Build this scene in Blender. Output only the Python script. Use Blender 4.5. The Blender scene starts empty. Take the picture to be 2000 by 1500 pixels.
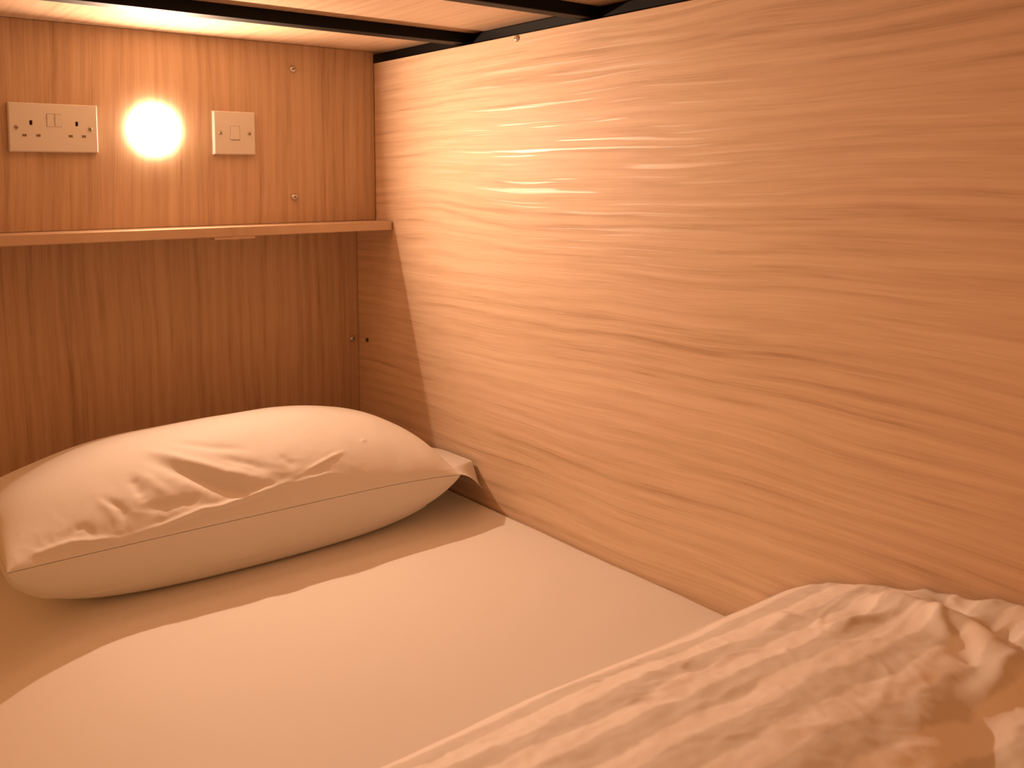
import bpy, bmesh, math
from mathutils import Vector, Matrix, noise

scn = bpy.context.scene
COL = scn.collection
PI = math.pi

# ------------------------------------------------------------------ camera
def rot_rows(yaw, pitch, roll):
    cy, sy, cp, sp = math.cos(yaw), math.sin(yaw), math.cos(pitch), math.sin(pitch)
    f = Vector((sy*cp, cy*cp, sp)); r = Vector((cy, -sy, 0)); u = r.cross(f)
    cr, sr = math.cos(roll), math.sin(roll)
    return cr*r + sr*u, -sr*r + cr*u, f
_r, _u, _f = rot_rows(0.6766, -0.0675, -0.0043)
cam_d = bpy.data.cameras.new('camera'); cam = bpy.data.objects.new('camera', cam_d); COL.objects.link(cam)
cam.matrix_world = Matrix(((_r.x, _u.x, -_f.x, -1.056), (_r.y, _u.y, -_f.y, -1.8034), (_r.z, _u.z, -_f.z, 0.6306), (0, 0, 0, 1)))
cam_d.sensor_width = 36.0; cam_d.lens = 1789.93/2000*36
cam_d.shift_y = -277.6/2000
cam_d.clip_start = 0.01
cam_d.dof.use_dof = True; cam_d.dof.focus_distance = 1.72; cam_d.dof.aperture_fstop = 9.0
scn.camera = cam

# ------------------------------------------------------------------ world, exposure
w = bpy.data.worlds.new('dim_room'); scn.world = w; w.use_nodes = True
w.node_tree.nodes['Background'].inputs[0].default_value = (1.0, 0.37, 0.11, 1)
w.node_tree.nodes['Background'].inputs[1].default_value = 0.66
scn.view_settings.view_transform = 'Standard'; scn.view_settings.look = 'None'
scn.view_settings.gamma = 1.0; scn.view_settings.use_curve_mapping = False
scn.view_settings.exposure = 0.0
LAMP_POWER = 9.2
LAMP_COLOR = (1.0, 0.63, 0.41)

# ------------------------------------------------------------------ materials
def new_mat(name):
    m = bpy.data.materials.new(name); m.use_nodes = True
    nt = m.node_tree; b = nt.nodes['Principled BSDF']
    return m, nt, b
def nd(nt, t, **k):
    n = nt.nodes.new(t)
    for a, v in k.items(): setattr(n, a, v)
    return n
def ramp(nt, stops, interp='LINEAR'):
    n = nd(nt, 'ShaderNodeValToRGB'); cr = n.color_ramp; cr.interpolation = interp
    while len(cr.elements) < len(stops): cr.elements.new(0.5)
    for e, (p, c) in zip(cr.elements, stops):
        e.position = p; e.color = (c[0], c[1], c[2], 1) if not isinstance(c, float) else (c, c, c, 1)
    return n
def plain(name, col, rough=0.5, spec=0.5, metal=0.0):
    m, nt, b = new_mat(name)
    b.inputs['Base Color'].default_value = (*col, 1); b.inputs['Roughness'].default_value = rough
    b.inputs['Metallic'].default_value = metal; b.inputs['Specular IOR Level'].default_value = spec
    return m

def wood(name, grain, across, seed=0.0, rough=0.36, bump=0.35, tint=(1, 1, 1), sheen_streaks=True, contrast=1.0, wander_amt=0.05, spec=0.25):
    """laminate with the grain along axis `grain`, streaks stacked along axis `across`"""
    m, nt, b = new_mat(name); L = nt.links.new
    tc = nd(nt, 'ShaderNodeTexCoord')
    sep = nd(nt, 'ShaderNodeSeparateXYZ'); L(tc.outputs['Object'], sep.inputs[0])
    g, a = sep.outputs[grain], sep.outputs[across]
    # slow wander of the grain lines
    def vec(sg, sa, off, wob=None):
        c = nd(nt, 'ShaderNodeCombineXYZ')
        mg = nd(nt, 'ShaderNodeMath', operation='MULTIPLY_ADD'); L(g, mg.inputs[0]); mg.inputs[1].default_value = sg; mg.inputs[2].default_value = off
        ma = nd(nt, 'ShaderNodeMath', operation='MULTIPLY'); L(wob if wob else a, ma.inputs[0]); ma.inputs[1].default_value = sa
        L(mg.outputs[0], c.inputs[0]); L(ma.outputs[0], c.inputs[1]); c.inputs[2].default_value = off
        return c.outputs[0]
    def nz(v, det=3, rgh=0.55, dist=0.0):
        n = nd(nt, 'ShaderNodeTexNoise'); L(v, n.inputs['Vector']); n.inputs['Scale'].default_value = 1
        n.inputs['Detail'].default_value = det; n.inputs['Roughness'].default_value = rgh; n.inputs['Distortion'].default_value = dist
        return n.outputs['Fac']
    wander = nz(vec(1.3, 2.2, 3.1+seed), 2)
    wb = nd(nt, 'ShaderNodeMath', operation='MULTIPLY_ADD'); L(wander, wb.inputs[0]); wb.inputs[1].default_value = wander_amt; L(a, wb.inputs[2])
    wob = wb.outputs[0]
    broad = nz(vec(0.7, 11, 7.7+seed, wob), 3)
    mid = nz(vec(1.9, 62, 1.3+seed, wob), 5, 0.66, 0.15)
    mid2 = nz(vec(3.6, 125, 14.2+seed, wob), 4, 0.65)
    fine = nz(vec(9.0, 300, 9.9+seed, wob), 3, 0.65)
    # cathedral figure
    wv = nd(nt, 'ShaderNodeTexWave'); wv.wave_type = 'BANDS'; wv.bands_direction = 'Y'
    L(vec(0.35, 3.1, seed, wob), wv.inputs['Vector']); wv.inputs['Scale'].default_value = 4.0
    wv.inputs['Distortion'].default_value = 7.0; wv.inputs['Detail'].default_value = 3; wv.inputs['Detail Scale'].default_value = 1.2
    def mix(x, y, f):
        n = nd(nt, 'ShaderNodeMath', operation='MULTIPLY_ADD'); L(x, n.inputs[0]); n.inputs[1].default_value = f
        if y is None: n.inputs[2].default_value = 0
        else: L(y, n.inputs[2])
        return n.outputs[0]
    s = mix(broad, None, 0.22); s = mix(mid, s, 0.24); s = mix(mid2, s, 0.26); s = mix(fine, s, 0.22); s = mix(wv.outputs['Fac'], s, 0.06)
    d = 0.20/contrast
    t = tint
    C = lambda r, g_, b_: (r*t[0], g_*t[1], b_*t[2])
    cr = ramp(nt, [(0.5-d*1.25, C(0.40, 0.270, 0.172)), (0.5-d*0.45, C(0.53, 0.378, 0.256)), (0.5+d*0.25, C(0.595, 0.436, 0.305)), (0.5+d*1.1, C(0.65, 0.490, 0.352))])
    L(s, cr.inputs[0]); L(cr.outputs[0], b.inputs['Base Color'])
    # relief: pores and brushed lines along the grain
    pore = nz(vec(7.0, 420, 4.4+seed, wob), 2)
    h = mix(pore, None, 0.30); h = mix(mid, h, 0.45); h = mix(mid2, h, 0.45); h = mix(fine, h, 0.35)
    bp = nd(nt, 'ShaderNodeBump'); bp.inputs['Strength'].default_value = bump; bp.inputs['Distance'].default_value = 0.0022
    L(h, bp.inputs['Height']); L(bp.outputs[0], b.inputs['Normal'])
    if sheen_streaks:
        # long glossy pores left open in the matt laminate
        st = nz(vec(3.0, 150, 21.0+seed, wob), 1, 0.5)
        pk = ramp(nt, [(0.600, 0.0), (0.645, 1.0)]); L(st, pk.inputs[0])
        rr = ramp(nt, [(0.0, rough), (1.0, 0.40)]); L(pk.outputs[0], rr.inputs[0]); L(rr.outputs[0], b.inputs['Roughness'])
        sp = ramp(nt, [(0.0, 0.20), (1.0, 0.80)]); L(pk.outputs[0], sp.inputs[0]); L(sp.outputs[0], b.inputs['Specular IOR Level'])
    else:
        b.inputs['Roughness'].default_value = rough
        b.inputs['Specular IOR Level'].default_value = spec
    return m

def cloth(name, col, rough=0.85, weave=2200, bump=0.10, stripes=False):
    m, nt, b = new_mat(name); L = nt.links.new
    tc = nd(nt, 'ShaderNodeTexCoord')
    n1 = nd(nt, 'ShaderNodeTexNoise'); L(tc.outputs['Object'], n1.inputs['Vector']); n1.inputs['Scale'].default_value = weave/4; n1.inputs['Detail'].default_value = 2
    n2 = nd(nt, 'ShaderNodeTexNoise'); L(tc.outputs['Object'], n2.inputs['Vector']); n2.inputs['Scale'].default_value = 55; n2.inputs['Detail'].default_value = 4
    ad = nd(nt, 'ShaderNodeMath', operation='MULTIPLY_ADD'); L(n2.outputs['Fac'], ad.inputs[0]); ad.inputs[1].default_value = 1.2; L(n1.outputs['Fac'], ad.inputs[2])
    bp = nd(nt, 'ShaderNodeBump'); bp.inputs['Strength'].default_value = bump; bp.inputs['Distance'].default_value = 0.002
    L(ad.outputs[0], bp.inputs['Height']); L(bp.outputs[0], b.inputs['Normal'])
    b.inputs['Roughness'].default_value = rough; b.inputs['Specular IOR Level'].default_value = 0.25
    b.inputs['Sheen Weight'].default_value = 0.12; b.inputs['Sheen Roughness'].default_value = 0.5
    if stripes:
        # woven satin stripes that run across the bed
        sep = nd(nt, 'ShaderNodeSeparateXYZ'); L(tc.outputs['Object'], sep.inputs[0])
        ns = nd(nt, 'ShaderNodeTexNoise'); L(tc.outputs['Object'], ns.inputs['Vector']); ns.inputs['Scale'].default_value = 14; ns.inputs['Detail'].default_value = 4
        a1 = nd(nt, 'ShaderNodeMath', operation='MULTIPLY_ADD'); L(sep.outputs[0], a1.inputs[0]); a1.inputs[1].default_value = 0.10; L(sep.outputs[1], a1.inputs[2])
        a2 = nd(nt, 'ShaderNodeMath', operation='MULTIPLY_ADD'); L(ns.outputs['Fac'], a2.inputs[0]); a2.inputs[1].default_value = 0.034; L(a1.outputs[0], a2.inputs[2])
        a3 = nd(nt, 'ShaderNodeMath', operation='MULTIPLY'); L(a2.outputs[0], a3.inputs[0]); a3.inputs[1].default_value = 2*PI/0.072
        a4 = nd(nt, 'ShaderNodeMath', operation='SINE'); L(a3.outputs[0], a4.inputs[0])
        a5 = nd(nt, 'ShaderNodeMath', operation='MULTIPLY_ADD'); L(a4.outputs[0], a5.inputs[0]); a5.inputs[1].default_value = 0.5; a5.inputs[2].default_value = 0.5
        c = ramp(nt, [(0.38, (col[0]*0.79, col[1]*0.77, col[2]*0.74)), (0.62, (col[0]*1.0, col[1]*1.0, col[2]*1.0))]); L(a5.outputs[0], c.inputs[0]); L(c.outputs[0], b.inputs['Base Color'])
        r = ramp(nt, [(0.38, 0.85), (0.62, 0.55)]); L(a5.outputs[0], r.inputs[0]); L(r.outputs[0], b.inputs['Roughness'])
    else:
        b.inputs['Base Color'].default_value = (*col, 1)
    return m

M = {}
M['wood_side'] = wood('oak_laminate_side', 1, 2, 0.0, rough=0.52, bump=0.24, wander_amt=0.06, tint=(1.22, 1.26, 1.30), contrast=1.75)
M['wood_back'] = wood('oak_laminate_back', 2, 0, 5.0, rough=0.5, bump=0.2, sheen_streaks=False, contrast=1.9, tint=(0.92, 0.89, 0.85))
M['wood_top'] = wood('oak_laminate_top', 1, 0, 11.0, rough=0.38, bump=0.2, sheen_streaks=False, contrast=1.6, spec=0.4)
M['wood_shelf'] = wood('oak_laminate_shelf', 0, 1, 17.0, rough=0.42, bump=0.15, sheen_streaks=False, contrast=1.4)
M['black'] = plain('black_painted_steel', (0.003, 0.0028, 0.0026), 0.55, 0.16)
M['white_plastic'] = plain('white_plastic', (0.66, 0.64, 0.60), 0.35, 0.4)
M['slot'] = plain('dark_slot', (0.03, 0.022, 0.018), 0.7, 0.2)
M['shutter'] = plain('grey_shutter', (0.30, 0.25, 0.21), 0.6, 0.2)
M['steel'] = plain('screw_steel', (0.62, 0.60, 0.57), 0.32, 0.5, 1.0)
M['brass'] = plain('screw_brass', (0.42, 0.36, 0.28), 0.4, 0.5, 0.8)
M['recess'] = plain('screw_recess', (0.05, 0.04, 0.035), 0.6, 0.3)
M['sheet'] = cloth('cotton_sheet', (0.80, 0.785, 0.755), 0.9, 2400, 0.05)
M['pillow'] = cloth('cotton_pillowcase', (0.75, 0.73, 0.695), 0.8, 2400, 0.10)
M['duvet'] = cloth('striped_satin_cotton', (0.95, 0.935, 0.915), 0.8, 2000, 0.16, stripes=True)
M['core'] = plain('mattress_core', (0.5, 0.47, 0.42), 0.9, 0.2)
M['floor'] = plain('dark_floor', (0.10, 0.07, 0.05), 0.6, 0.3)
def lamp_mat():
    m, nt, b = new_mat('lit_diffuser')
    b.inputs['Base Color'].default_value = (0.9, 0.88, 0.84, 1)
    b.inputs['Emission Color'].default_value = (1.0, 0.70, 0.48, 1); b.inputs['Emission Strength'].default_value = 42.0
    return m
M['lens'] = lamp_mat()

# ------------------------------------------------------------------ mesh helpers
def link(name, me, mats, parent=None, smooth=False, loc=None):
    o = bpy.data.objects.new(name, me); COL.objects.link(o)
    for mt in (mats if isinstance(mats, (list, tuple)) else [mats]): me.materials.append(mt)
    if smooth:
        for p in me.polygons: p.use_smooth = True
    if parent: o.parent = parent
    if loc: o.location = loc
    return o
def from_bm(name, bm, mats, parent=None, smooth=False, loc=None):
    bmesh.ops.recalc_face_normals(bm, faces=bm.faces[:])
    me = bpy.data.meshes.new(name); bm.to_mesh(me); bm.free()
    return link(name, me, mats, parent, smooth, loc)
def pydata(name, vs, fs, mats, parent=None, smooth=True, loc=None):
    me = bpy.data.meshes.new(name); me.from_pydata(vs, [], fs); me.update()
    return link(name, me, mats, parent, smooth, loc)
def box_bm(x0, x1, y0, y1, z0, z1, bevel=0.0, seg=2):
    bm = bmesh.new()
    v = [bm.verts.new((x, y, z)) for x in (x0, x1) for y in (y0, y1) for z in (z0, z1)]
    for f in ((0, 1, 3, 2), (4, 6, 7, 5), (0, 4, 5, 1), (2, 3, 7, 6), (0, 2, 6, 4), (1, 5, 7, 3)): bm.faces.new([v[i] for i in f])
    if bevel: bmesh.ops.bevel(bm, geom=bm.edges[:], offset=bevel, segments=seg, affect='EDGES', profile=0.5)
    return bm
def box(name, x0, x1, y0, y1, z0, z1, mat, parent=None, bevel=0.0, seg=2, loc=None):
    return from_bm(name, box_bm(x0, x1, y0, y1, z0, z1, bevel, seg), mat, parent, False, loc)
def empty(name, loc=(0, 0, 0)):
    o = bpy.data.objects.new(name, None); COL.objects.link(o); o.location = loc; o.empty_display_size = 0.05
    return o
def tag(o, label, cat, group=None):
    o['label'] = label; o['category'] = cat
    if group: o['group'] = group
    return o
def struct(o, label=None):
    o['kind'] = 'structure'
    if label: o['label'] = label
    return o
def sstep(a, b, x):
    t = min(1, max(0, (x-a)/(b-a))); return t*t*(3-2*t)

# ------------------------------------------------------------------ the setting
ZC = 0.9163       # underside of the upper bunk boards
YB = 0.089        # lower back panel
ZP = 0.8913       # top of the side panel
wb = struct(empty('wall_back'), 'oak laminate headboard wall with vertical grain')
box('upper_panel', -1.15, -0.0022, 0.0, 0.018, 0.5425, ZC-0.0005, M['wood_back'], wb, 0.0006, 1)
box('lower_panel', -1.15, -0.0012, YB, YB+0.018, -0.30, 0.5215, M['wood_back'], wb)
wr = struct(empty('wall_right'), 'oak laminate side wall with horizontal grain')
box('side_panel', 0.0, 0.018, -2.05, YB+0.06, -0.30, ZP, M['wood_side'], wr, 0.0007, 1)
fl = struct(box('floor', -2.6, 0.02, -3.2, 0.2, -0.52, -0.50, M['floor']), 'dark floor below the bunk')
ce = struct(empty('ceiling'), 'oak laminate boards of the upper bunk')
BAR = [(-0.343, 0.034), (-0.697, 0.029)]      # front face y, width
T = 0.0205
ys = [YB+0.02, -0.318, -0.680, -2.05]
for k in range(3):
    box('board', -1.15, 0.045, ys[k+1]+0.0006, ys[k]-0.0006, ZC, ZC+0.018, M['wood_top'], ce)

def screw_head(name, r, parent, loc, normal, mats=None, ang=0.4):
    """pan head with a cross recess; built along +Z then turned to `normal`"""
    bm = bmesh.new(); n = 20; rings = [(r, 0), (r, r*0.22), (r*0.93, r*0.45), (r*0.76, r*0.66), (r*0.5, r*0.80), (r*0.2, r*0.86)]
    prev = None
    for rr, zz in rings:
        cur = [bm.verts.new((rr*math.cos(2*PI*i/n), rr*math.sin(2*PI*i/n), zz)) for i in range(n)]
        if prev:
            for i in range(n): bm.faces.new((prev[i], prev[(i+1) % n], cur[(i+1) % n], cur[i]))
        prev = cur
    bm.faces.new(prev)
    for i in (0, 1):                       # cross recess, dark bars bedded in the crown
        l, wd, z0, z1 = r*0.42, r*0.09, r*0.35, r*0.872
        vs = []
        for x in (-l, l):
            for y in (-wd, wd):
                for z in (z0, z1):
                    vs.append(bm.verts.new((x, y, z) if i == 0 else (y, x, z)))
        for f in ((0, 1, 3, 2), (4, 6, 7, 5), (0, 4, 5, 1), (2, 3, 7, 6), (1, 5, 7, 3)):
            fc = bm.faces.new([vs[q] for q in f]); fc.material_index = 1
    bmesh.ops.rotate(bm, verts=bm.verts[:], cent=(0, 0, 0), matrix=Matrix.Rotation(ang, 3, 'Z'))
    q = Vector((0, 0, 1)).rotation_difference(Vector(normal)).to_matrix()
    bmesh.ops.rotate(bm, verts=bm.verts[:], cent=(0, 0, 0), matrix=q)
    o = from_bm(name, bm, mats or [M['steel'], M['recess']], parent, False, loc)
    return o
screw_head('screw', 0.0074, wb, (-0.1971, 0.0, 0.8646), (0, -1, 0), None, 0.3)
screw_head('screw', 0.0074, wb, (-0.1983, 0.0, 0.5962), (0, -1, 0), None, 1.0)
screw_head('screw', 0.0072, wb, (-0.0173, YB, 0.2619), (0, -1, 0), None, 0.6)
screw_head('screw', 0.0058, wr, (0.0, -0.5057, 0.8845), (-1, 0, 0), None, 0.2)
screw_head('screw', 0.0048, wr, (0.0, 0.0477, 0.2618), (-1, 0, 0), [M['recess'], M['slot']], 0.8)

# ------------------------------------------------------------------ black steel frame of the upper bunk
fr = tag(empty('bunk_frame', (0.03, -1.0, 0.80)), 'black steel frame under the upper bunk boards', 'frame')
def wbox(name, x0, x1, y0, y1, z0, z1, mat, parent, bevel=0.0, seg=2):
    bm = box_bm(x0, x1, y0, y1, z0, z1, bevel, seg)
    l = parent.location
    bmesh.ops.translate(bm, verts=bm.verts[:], vec=(-l.x, -l.y, -l.z))
    return from_bm(name, bm, mat, parent)
wbox('side_rail', 0.0195, 0.045, -2.05, YB+0.02, 0.84, ZC-0.0003, M['black'], fr, 0.002)
for yf, wd in BAR:
    wbox('cross_bar', -1.15, 0.0200, yf, yf+wd, ZC-T, ZC-0.0003, M['black'], fr, 0.0016, 3)

# ------------------------------------------------------------------ shelf
sh = tag(empty('shelf', (-0.5, 0.0, 0.5223)), 'narrow oak laminate shelf across the headboard below the lamp', 'shelf')
wbox('shelf_board', -1.15, -0.0035, -0.073, YB+0.017, 0.5223, 0.5417, M['wood_shelf'], sh, 0.0019, 3)
wbox('under_strip', -0.400, -0.318, -0.0725, -0.050, 0.5170, 0.5224, M['wood_shelf'], sh, 0.0006, 1)

# ------------------------------------------------------------------ faceplates
def plate_mesh(w_, h_, d, holes, depth=0.006, ch=0.0018):
    """plate in local XZ, front towards -Y, with rectangular openings (x0,x1,z0,z1)"""
    hw, hh = w_/2, h_/2
    xs = sorted({-hw+ch, hw-ch} | {q for H in holes for q in H[:2]})
    zs = sorted({-hh+ch, hh-ch} | {q for H in holes for q in H[2:]})
    bm = bmesh.new(); cache = {}
    def V(x, y, z):
        k = (round(x, 6), round(y, 6), round(z, 6))
        if k not in cache: cache[k] = bm.verts.new(k)
        return cache[k]
    inh = lambda x, z: any(H[0] < x < H[1] and H[2] < z < H[3] for H in holes)
    for i in range(len(xs)-1):
        for j in range(len(zs)-1):
            if not inh((xs[i]+xs[i+1])/2, (zs[j]+zs[j+1])/2):
                bm.faces.new((V(xs[i], -d, zs[j]), V(xs[i+1], -d, zs[j]), V(xs[i+1], -d, zs[j+1]), V(xs[i], -d, zs[j+1])))
    for x0, x1, z0, z1 in holes:
        c = [(x0, z0), (x1, z0), (x1, z1), (x0, z1)]
        for k in range(4):
            a, b_ = c[k], c[(k+1) % 4]
            bm.faces.new((bm.verts.new((a[0], -d, a[1])), bm.verts.new((b_[0], -d, b_[1])), bm.verts.new((b_[0], -d+depth, b_[1])), bm.verts.new((a[0], -d+depth, a[1]))))
    o1 = [(-hw+ch, -hh+ch), (hw-ch, -hh+ch), (hw-ch, hh-ch), (-hw+ch, hh-ch)]; o2 = [(-hw, -hh), (hw, -hh), (hw, hh), (-hw, hh)]
    for k in range(4):
        a, b_, c, e = o1[k], o1[(k+1) % 4], o2[(k+1) % 4], o2[k]
        bm.faces.new([bm.verts.new(q) for q in ((a[0], -d, a[1]), (b_[0], -d, b_[1]), (c[0], -d+ch, c[1]), (e[0], -d+ch, e[1]))])
        bm.faces.new([bm.verts.new(q) for q in ((e[0], -d+ch, e[1]), (c[0], -d+ch, c[1]), (c[0], 0, c[1]), (e[0], 0, e[1]))])
    bm.faces.new([bm.verts.new((q[0], -0.0002, q[1])) for q in o2[::-1]])
    bmesh.ops.remove_doubles(bm, verts=bm.verts[:], dist=1e-6)
    return bm
def rocker(parent, x, z, w_, h_, d, tilt):
    bm = box_bm(-w_/2, w_/2, -0.0055, 0.001, -h_/2, h_/2, 0.0009, 2)
    bmesh.ops.rotate(bm, verts=bm.verts[:], cent=(0, 0, 0), matrix=Matrix.Rotation(tilt, 3, 'X'))
    return from_bm('rocker', bm, M['white_plastic'], parent, False, (x, -d+0.0042, z))
PD = 0.0095
so = tag(empty('double_socket', (-0.6617, -0.0001, 0.7265)), 'white double power socket with two switches left of the lamp', 'socket')
holes = []; slots = []
for cx in (-0.0375, 0.0375):
    e = (cx-0.0024, cx+0.0024, 0.0042, 0.0124); holes.append(e); slots.append((e, 'slot'))
    for s in (-1, 1):
        e = (cx+s*0.0111-0.0036, cx+s*0.0111+0.0036, -0.0164, -0.0118); holes.append(e); slots.append((e, 'shutter'))
rk = [(-0.0066, 0.0135), (0.0066, 0.0135)]
for x, z in rk: holes.append((x-0.0058, x+0.0058, z-0.0115, z+0.0115))
from_bm('faceplate', plate_mesh(0.146, 0.086, PD, holes), M['white_plastic'], so)
for e, mt in slots:
    dd = -PD+(0.0052 if mt == 'slot' else 0.0016)
    box('pin_slot', e[0]-0.0003, e[1]+0.0003, dd, dd+0.0006, e[2]-0.0003, e[3]+0.0003, M[mt], so)
for x, z in rk: rocker(so, x, z, 0.0108, 0.0222, PD, 0.05)
for s in (-1, 1): screw_head('screw', 0.0036, so, (s*0.0603, -PD-0.0001, 0.0), (0, -1, 0), [M['brass'], M['recess']], 0.9+s)
sw = tag(empty('light_switch', (-0.3288, -0.0001, 0.7270)), 'square white light switch right of the lamp', 'switch')
from_bm('faceplate', plate_mesh(0.086, 0.086, PD, [(-0.0100, 0.0100, -0.0140, 0.0140)]), M['white_plastic'], sw)
rocker(sw, 0, 0, 0.0188, 0.0268, PD, -0.045)
for s in (-1, 1): screw_head('screw', 0.0034, sw, (s*0.03015, -PD-0.0001, 0.0), (0, -1, 0), [M['brass'], M['recess']], 0.5+s)

# ------------------------------------------------------------------ lamp
la = tag(empty('wall_lamp', (-0.4845, -0.0001, 0.7292)), 'round lit wall lamp glowing white between socket and switch', 'lamp')
def lathe(prof, n=64):
    vs, fs = [], []
    for r, y in prof:
        for i in range(n): vs.append((r*math.cos(2*PI*i/n), y, r*math.sin(2*PI*i/n)))
    for k in range(len(prof)-1):
        for i in range(n):
            a, b_ = k*n+i, k*n+(i+1) % n; fs.append((a, b_, b_+n, a+n))
    return vs, fs
vs, fs = lathe([(0.0, -0.0003), (0.0465, -0.0003), (0.0465, -0.0012), (0.0450, -0.0020), (0.0430, -0.0022)])
pydata('bezel', vs, fs, M['white_plastic'], la)
vs, fs = lathe([(0.0478, -0.0003), (0.0478, -0.0045), (0.0455, -0.0085), (0.038, -0.0116), (0.028, -0.0134), (0.014, -0.0142), (0.0005, -0.0144)])
pydata('diffuser', vs, fs, M['lens'], la)
ld = bpy.data.lights.new('lamp_light', 'AREA'); ld.shape = 'DISK'; ld.size = 0.022; ld.spread = math.radians(170)
ld.energy = LAMP_POWER; ld.color = LAMP_COLOR
lo = bpy.data.objects.new('lamp_light', ld); COL.objects.link(lo); lo.parent = la
lo.location = (0, -0.0152, -0.0150); lo.rotation_euler = (-PI/2-math.radians(5), 0, math.radians(4))

# ------------------------------------------------------------------ mattress in its fitted sheet
mt_ = tag(empty('mattress', (-0.475, -0.95, -0.17)), 'mattress under a plain white fitted sheet', 'mattress')
def sheet_z(x, y):
    z = -1.04*max(0.0, -0.68-x)**2
    z += 0.0016*noise.noise(Vector((x*7, y*5, 2.0))) + 0.0008*noise.noise(Vector((x*18, y*15, 5.0)))
    return z
def fitted_sheet():
    x0, x1, zb = -0.95, -0.0025, -0.165
    prof = [(x0+0.03, zb), (x0, zb+0.03)]
    rl, rr = 0.045, 0.014
    for i in range(9):
        a = PI - i/8*PI/2; prof.append((x0+rl+rl*math.cos(a), -rl+rl*math.sin(a)))
    for i in range(1, 60): prof.append((x0+rl+(x1-rr-x0-rl)*i/60, 0.0))
    for i in range(7):
        a = PI/2 - i/6*PI/2; prof.append((x1-rr+rr*math.cos(a), -rr+rr*math.sin(a)))
    prof += [(x1, zb+0.03), (x1-0.03, zb)]
    n = len(prof); ny = 110; vs, fs = [], []
    o = mt_.location
    for j in range(ny+1):
        y = 0.084 - 2.064*j/ny
        e = max(0, min(1, min(0.084-y, y+1.98)/0.02)); ins = 0.02*(1-math.sqrt(max(0, 1-(1-e)**2)))
        for (x, z) in prof:
            k = sstep(-0.09, -0.02, z)
            zz = z + k*sheet_z(x, y) - (ins if z > -0.05 else 0)
            vs.append((x-o.x, y-o.y, zz-o.z))
    for j in range(ny):
        for i in range(n):
            a, b_ = j*n+i, j*n+(i+1) % n; fs.append((a, a+n, b_+n, b_))
    fs.append(tuple(range(n))); fs.append(tuple(range(ny*n, ny*n+n))[::-1])
    return pydata('fitted_sheet', vs, fs, M['sheet'], mt_)
fitted_sheet()
ba = tag(empty('bed_base', (-0.475, -0.95, -0.50)), 'oak laminate bed base carrying the mattress', 'bed base')
wbox('platform', -0.99, -0.003, -2.0, YB-0.002, -0.190, -0.1655, M['wood_top'], ba, 0.002, 1)
wbox('side_board', -0.99, -0.968, -2.0, YB-0.002, -0.4995, -0.1905, M['wood_side'], ba, 0.002, 1)

# ------------------------------------------------------------------ pillow
pw = tag(empty('pillow', (-0.4452, -0.2411, 0.0)), 'plump white pillow with creased pillowcase lying against the headboard', 'pillow')
PXC, PYC, PHX, PHY, PTT, PTB, PZS = -0.4452, -0.2411, 0.3586, 0.1967, 0.1132, 0.13, 0.1002
PP, PQ, PROT, PZL, PZR, PE, PV0, PE2, PF = 2.061, 2.1365, -0.0388, 0.0986, 0.0891, 0.3893, -0.0741, 0.6981, 5.0
def pil(u, v, top):
    px, py = PHX*u*(1.06 if u < 0 else 1.0), PHY*v
    A = max(0.0, 1-abs(u)**PP)**PE
    z = PZS + (PZL-PZS)*max(-u, 0)**4 + (PZR-PZS)*max(u, 0)**4
    X = PXC + px*math.cos(PROT) - py*math.sin(PROT); Y = PYC + px*math.sin(PROT) + py*math.cos(PROT)
    if top:
        if v < PV0: B = max(0.0, 1-abs((v-PV0)/(1+PV0))**PQ)**PE2
        else: B = max(0.0, 1-abs((v-PV0)/(1-PV0))**2.0)**0.6
        Z = z + PTT*A*B
    else:
        Z = z - PTB*A*max(0.0, 1-abs(v)**PF)**0.5
        Z = (Z + math.sqrt(Z*Z + 0.012**2))/2 - 0.001
    return Vector((X, Y, Z))
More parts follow.
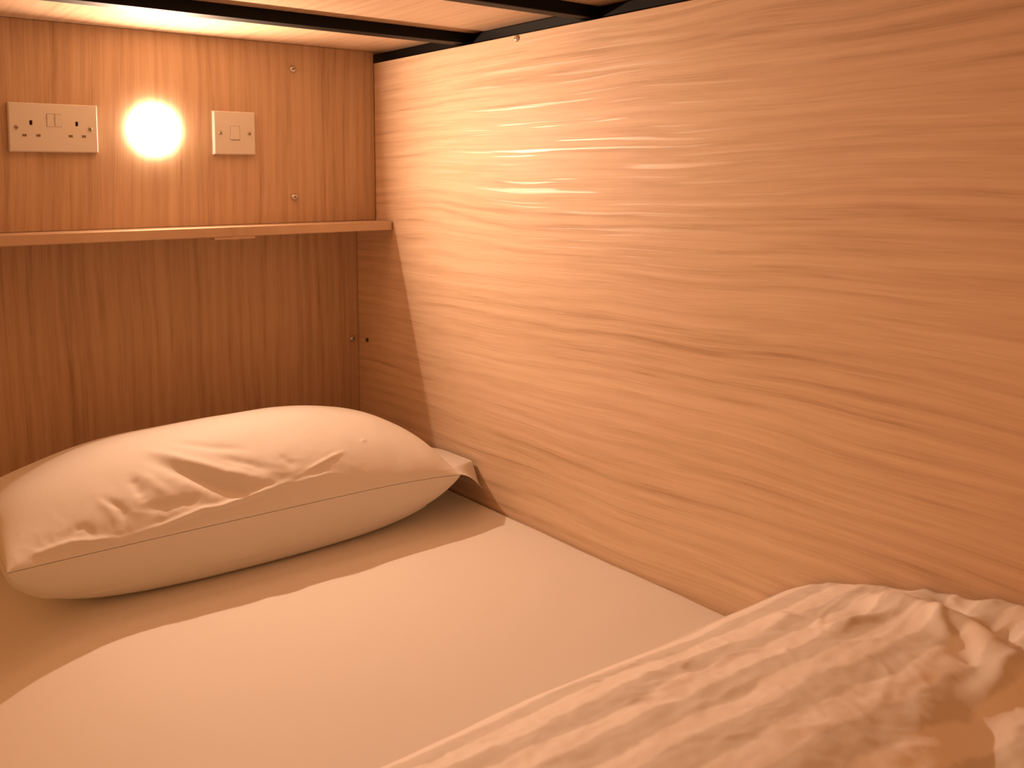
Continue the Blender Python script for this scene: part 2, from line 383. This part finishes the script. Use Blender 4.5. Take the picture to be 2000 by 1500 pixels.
# (polyline in space, height along the normal, half width, ) : creases of the pillowcase
CREASES = [
 ([(-0.606, -0.308, 0.198), (-0.566, -0.357, 0.184), (-0.513, -0.391, 0.165), (-0.457, -0.412, 0.146)], 0.0050, 0.009),
 ([(-0.608, -0.335, 0.192), (-0.570, -0.378, 0.174), (-0.533, -0.405, 0.152), (-0.485, -0.423, 0.132)], -0.0085, 0.012),
 ([(-0.647, -0.355, 0.176), (-0.645, -0.373, 0.166), (-0.643, -0.390, 0.153)], -0.0055, 0.008),
 ([(-0.632, -0.355, 0.178), (-0.622, -0.380, 0.168), (-0.602, -0.405, 0.150)], 0.0028, 0.008),
 ([(-0.693, -0.376, 0.156), (-0.676, -0.395, 0.146), (-0.672, -0.411, 0.131)], -0.0040, 0.006),
 ([(-0.704, -0.368, 0.157), (-0.690, -0.392, 0.147), (-0.686, -0.413, 0.128)], 0.0020, 0.006),
 ([(-0.820, -0.400, 0.098), (-0.791, -0.412, 0.111), (-0.749, -0.414, 0.117), (-0.710, -0.422, 0.112), (-0.676, -0.427, 0.108)], 0.0045, 0.0055),
 ([(-0.690, -0.427, 0.108), (-0.615, -0.425, 0.116), (-0.563, -0.423, 0.125), (-0.536, -0.425, 0.123), (-0.494, -0.424, 0.128), (-0.449, -0.423, 0.132), (-0.421, -0.421, 0.137)], 0.0050, 0.0045),
 ([(-0.388, -0.416, 0.145), (-0.341, -0.406, 0.155), (-0.306, -0.399, 0.161)], 0.0026, 0.0035),
 ([(-0.415, -0.424, 0.134), (-0.372, -0.424, 0.135), (-0.340, -0.422, 0.136)], 0.0020, 0.0035),
 ([(-0.564, -0.303, 0.204), (-0.519, -0.339, 0.196), (-0.467, -0.361, 0.187)], -0.0030, 0.009),
 ([(-0.512, -0.365, 0.183), (-0.476, -0.385, 0.171), (-0.440, -0.404, 0.156)], -0.0032, 0.007),
 ([(-0.420, -0.385, 0.172), (-0.400, -0.405, 0.156)], -0.0022, 0.007),
 ([(-0.793, -0.412, 0.111), (-0.782, -0.399, 0.122), (-0.765, -0.389, 0.132)], -0.0022, 0.0030),
 ([(-0.745, -0.403, 0.128), (-0.728, -0.403, 0.131), (-0.717, -0.415, 0.121)], -0.0030, 0.006),
 ([(-0.640, -0.408, 0.140), (-0.600, -0.412, 0.140), (-0.560, -0.413, 0.140)], -0.0035, 0.009),
 ([(-0.262, -0.385, 0.168), (-0.250, -0.380, 0.170)], 0.0014, 0.003),
 ([(-0.647, -0.430, 0.099), (-0.564, -0.433, 0.104), (-0.481, -0.435, 0.107), (-0.377, -0.439, 0.106), (-0.283, -0.443, 0.105), (-0.178, -0.446, 0.102), (-0.099, -0.440, 0.099)], 0.0016, 0.0028),
]
CREASES = [([Vector(p) for p in pl], A, W) for pl, A, W in CREASES]
CBB = []
for pl, A, W in CREASES:
    m_ = 3*W
    CBB.append((min(p.x for p in pl)-m_, max(p.x for p in pl)+m_, min(p.y for p in pl)-m_, max(p.y for p in pl)+m_))
def crease_h(p):
    h = 0.0
    for (pl, A, W), bb in zip(CREASES, CBB):
        if not (bb[0] < p.x < bb[1] and bb[2] < p.y < bb[3]): continue
        best, bs = 9.0, 0.0; n = len(pl)-1
        for k in range(n):
            a, b_ = pl[k], pl[k+1]; d = b_-a; t = min(1, max(0, (p-a).dot(d)/d.length_squared))
            q = (p-(a+d*t)).length
            if q < best: best, bs = q, (k+t)/n
        if best < 3*W:
            taper = min(1, 0.25+3*min(bs, 1-bs))
            h += A*taper*math.exp(-(best/W)**2)
    return h
def pillow_side(top):
    NU, NV = 300, 190; vs, fs = [], []; o = pw.location
    U = [math.sin(PI/2*(-1+2*i/NU)) for i in range(NU+1)]; Vv = [math.sin(PI/2*(-1+2*j/NV)) for j in range(NV+1)]
    P = [[pil(u, v, top) for v in Vv] for u in U]
    for i, u in enumerate(U):
        for j, v in enumerate(Vv):
            p = P[i][j].copy()
            if 0 < i < NU and 0 < j < NV:
                nrm = (P[i+1][j]-P[i-1][j]).cross(P[i][j+1]-P[i][j-1])
                if not top: nrm = -nrm
                if nrm.length > 0: nrm.normalize()
                edge = min(1, (1-max(abs(u), abs(v)))*30)
                d = 0.0
                if top or p.z > 0.03:
                    d += crease_h(P[i][j])
                    d += 0.0042*noise.noise(Vector((p.x*9, p.y*9, p.z*9))) + 0.0012*noise.noise(Vector((p.x*28, p.y*20, 3+p.z*20)))*sstep(-0.25, -0.40, p.y)
                    d += 0.0016*(0.35-abs(noise.noise(Vector((p.x*55, p.y*30, 7+p.z*60)))))*sstep(-0.33, -0.42, p.y)*sstep(-0.15, -0.45, p.x)*sstep(0.09, 0.12, p.z)
                p += nrm*d*edge
            if p.z < 0.0035: p.z = 0.0035
            vs.append(tuple(p-o))
    n = NV+1
    for i in range(NU):
        for j in range(NV):
            a = i*n+j; q = (a, a+n, a+n+1, a+1); fs.append(q if top else q[::-1])
    return vs, fs
v1, f1 = pillow_side(True); v2, f2 = pillow_side(False)
bm = bmesh.new()
k0 = [bm.verts.new(v) for v in v1]; k1 = [bm.verts.new(v) for v in v2]
for f in f1: bm.faces.new([k0[i] for i in f])
for f in f2: bm.faces.new([k1[i] for i in f])
bmesh.ops.remove_doubles(bm, verts=bm.verts[:], dist=0.00005)
from_bm('pillowcase', bm, M['pillow'], pw, True)
# open hem of the pillowcase hanging past the right end
def hem():
    NS, NT = 16, 60; vs, fs = [], []; o = pw.location; th = 0.0016
    for side in (0, 1):
        for j in range(NT+1):
            t = j/NT; v = -0.999+1.6*t
            e = pil(0.995, v, True); e.z = pil(1.0, v, True).z + 0.002
            zend = 0.033 + 0.046*sstep(0.0, 0.13, t) - 0.012*sstep(0.5, 1.0, t)
            for i in range(NS+1):
                s = i/NS
                x = e.x - 0.008 + (-0.0085 - e.x + 0.008)*s**0.92 - 0.004*t*s
                z = e.z + (zend-e.z)*s**1.35 + 0.003*math.sin(t*19+s*2.5)*s*(1-s)*2
                y = e.y + 0.048*s*(1-sstep(0.0, 0.5, t)) + 0.003*math.sin(15*t)*s
                z = max(z, 0.004)
                vs.append((x-o.x, y-o.y, z-o.z-(th if side else 0)))
    n = NS+1; m_ = (NT+1)*n
    for j in range(NT):
        for i in range(NS):
            a = j*n+i
            fs.append((a, a+1, a+n+1, a+n)); fs.append((m_+a, m_+a+n, m_+a+n+1, m_+a+1))
    bd = [i for i in range(n)] + [j*n+NS for j in range(1, NT+1)] + [NT*n+i for i in range(NS-1, -1, -1)] + [j*n for j in range(NT-1, 0, -1)]
    for q in range(len(bd)):
        a, b_ = bd[q], bd[(q+1) % len(bd)]; fs.append((a, b_, m_+b_, m_+a))
    pydata('open_hem', vs, fs, M['pillow'], pw)
hem()

# ------------------------------------------------------------------ duvet
dv = tag(empty('duvet', (-0.475, -1.5, 0.0)), 'rumpled white duvet with tone-on-tone satin stripes folded back', 'duvet')
HP = [(0.0, 0.030), (0.02, 0.048), (0.05, 0.068), (0.09, 0.089), (0.14, 0.107), (0.20, 0.124), (0.28, 0.143), (0.34, 0.152), (0.40, 0.150), (0.46, 0.138), (0.54, 0.122), (0.65, 0.112), (1.2, 0.10)]
def hprof(d):
    if d <= 0: return HP[0][1]
    for k in range(len(HP)-1):
        a, b_ = HP[k], HP[k+1]
        if d <= b_[0]:
            t = (d-a[0])/(b_[0]-a[0]); return a[1]+(b_[1]-a[1])*t
    return HP[-1][1]
DR = [  # folds: polyline in plan, height, half width
 ([(-0.060, -1.24), (-0.068, -1.27), (-0.085, -1.335), (-0.105, -1.385), (-0.125, -1.43)], 0.015, 0.022),
 ([(-0.125, -1.43), (-0.165, -1.435), (-0.20, -1.430)], 0.012, 0.013),
 ([(-0.045, -1.325), (-0.028, -1.335)], -0.020, 0.024),
 ([(-0.062, -1.385), (-0.070, -1.405)], -0.024, 0.018),
 ([(-0.120, -1.375), (-0.150, -1.405)], -0.012, 0.016),
 ([(-0.095, -1.290), (-0.140, -1.275), (-0.165, -1.262)], 0.007, 0.010),
 ([(-0.090, -1.275), (-0.120, -1.250)], -0.004, 0.014),
 ([(-0.085, -1.335), (-0.112, -1.350), (-0.128, -1.372)], 0.008, 0.007),
 ([(-0.025, -1.350), (-0.010, -1.366)], 0.006, 0.010),
 ([(-0.19, -1.43), (-0.26, -1.46), (-0.32, -1.49)], -0.016, 0.025),
 ([(-0.24, -1.17), (-0.20, -1.19), (-0.17, -1.225)], -0.004, 0.012),
 ([(-0.34, -1.19), (-0.31, -1.22)], -0.0045, 0.012),
 ([(-0.14, -1.17), (-0.155, -1.20)], 0.004, 0.009),
 ([(-0.43, -1.20), (-0.38, -1.235), (-0.36, -1.28)], -0.005, 0.014),
]
def duvet_z(x, y):
    y0 = -1.028 - 0.012*math.sin((x+0.25)*5) + 0.006*noise.noise(Vector((x*6, 1.0, 0)))
    d = y0 - y
    h = 0.0
    for s, w_ in ((-0.012, 0.25), (0.0, 0.5), (0.012, 0.25)): h += w_*hprof(d+s)
    h *= 1 + 0.03*sstep(-0.25, -0.02, x) - 0.12*sstep(-0.45, -0.95, x)
    inn = sstep(0.015, 0.12, d)
    h += inn*(0.006*noise.noise(Vector((x*5, y*6, 1.7))) + 0.0028*noise.noise(Vector((x*16, y*19, 4.2))) + 0.0018*noise.noise(Vector((x*38, y*42, 8.1))) + 0.0008*noise.noise(Vector((x*85, y*80, 2.1))))
    cr = abs(noise.noise(Vector((x*13+2*noise.noise(Vector((x*9, y*9, 3))), y*20, 6.5)))); h += inn*0.0030*max(0.0, 0.22-cr)/0.22*(0.5+0.5*noise.noise(Vector((x*7, y*7, 11))))
    cr = abs(noise.noise(Vector((x*34, y*26+2*noise.noise(Vector((x*15, y*15, 8))), 1.5)))); h += inn*0.0013*max(0.0, 0.25-cr)/0.25*(0.6+0.6*noise.noise(Vector((x*9, y*9, 21))))
    # puckers where the stripes meet
    h += inn*0.0006*math.sin((y+0.1*x+0.022*noise.noise(Vector((x*6, y*6, 0))))*2*PI/0.072)
    for pl, A, W in DR:
        if x < min(p[0] for p in pl)-3*W or x > max(p[0] for p in pl)+3*W or y < min(p[1] for p in pl)-3*W or y > max(p[1] for p in pl)+3*W: continue
        best, bs = 9.0, 0; n = len(pl)-1
        for k in range(n):
            ax, ay = pl[k]; bx, by = pl[k+1]; dx, dy = bx-ax, by-ay
            t = min(1, max(0, ((x-ax)*dx+(y-ay)*dy)/(dx*dx+dy*dy)))
            q = math.hypot(x-ax-dx*t, y-ay-dy*t)
            if q < best: best, bs = q, (k+t)/n
        h += A*min(1, 0.5+2*min(bs, 1-bs))*math.exp(-(best/W)**2)
    return y0, max(h, 0.02)
def duvet():
    NX, NY = 300, 330; o = dv.location; vs, fs = [], []
    rows = []
    for i in range(NX+1):
        x = -0.955 + 0.949*(i/NX)
        y0, _ = duvet_z(x, -1.5)
        line = []
        base = sheet_z(x, -1.0) if x > -0.9 else -0.04
        # rolled front edge below the crown
        _, h0 = duvet_z(x, y0)
        for k in range(10):
            a = -PI/2 + k/10*PI/2*1.0
            line.append((x, y0-0.022+0.026*math.cos(a)*(1), base+0.003+h0*0.5*(1+math.sin(a))))
        y_start = y0+0.003
        for j in range(NY+1):
            t = j/NY; y = y_start - (y_start+1.96)*(0.62*t+0.38*t**2.2)
            _, h = duvet_z(x, y)
            blend = sstep(0.0, 0.012, y_start-y)
            line.append((x, y, base + h0*0.53*(1-blend) + h*blend if blend < 1 else base+h))
        for k in range(6): line.append((x, -1.962-0.004*k, base + 0.09*(1-k/5)**1 + 0.003))
        rows.append(line)
    n = len(rows[0])
    for line in rows:
        for p in line: vs.append((p[0]-o.x, p[1]-o.y, p[2]-o.z))
    for i in range(NX):
        for j in range(n-1):
            a = i*n+j; fs.append((a, a+1, a+n+1, a+n))
        fs.append((i*n, (i+1)*n, (i+1)*n+n-1, i*n+n-1))
    fs.append(tuple(range(n))); fs.append(tuple(range(NX*n, NX*n+n))[::-1])
    me = bpy.data.meshes.new('duvet_cover'); me.from_pydata(vs, [], fs); me.update()
    bm = bmesh.new(); bm.from_mesh(me); bpy.data.meshes.remove(me)
    return from_bm('duvet_cover', bm, M['duvet'], dv, True)
duvet()
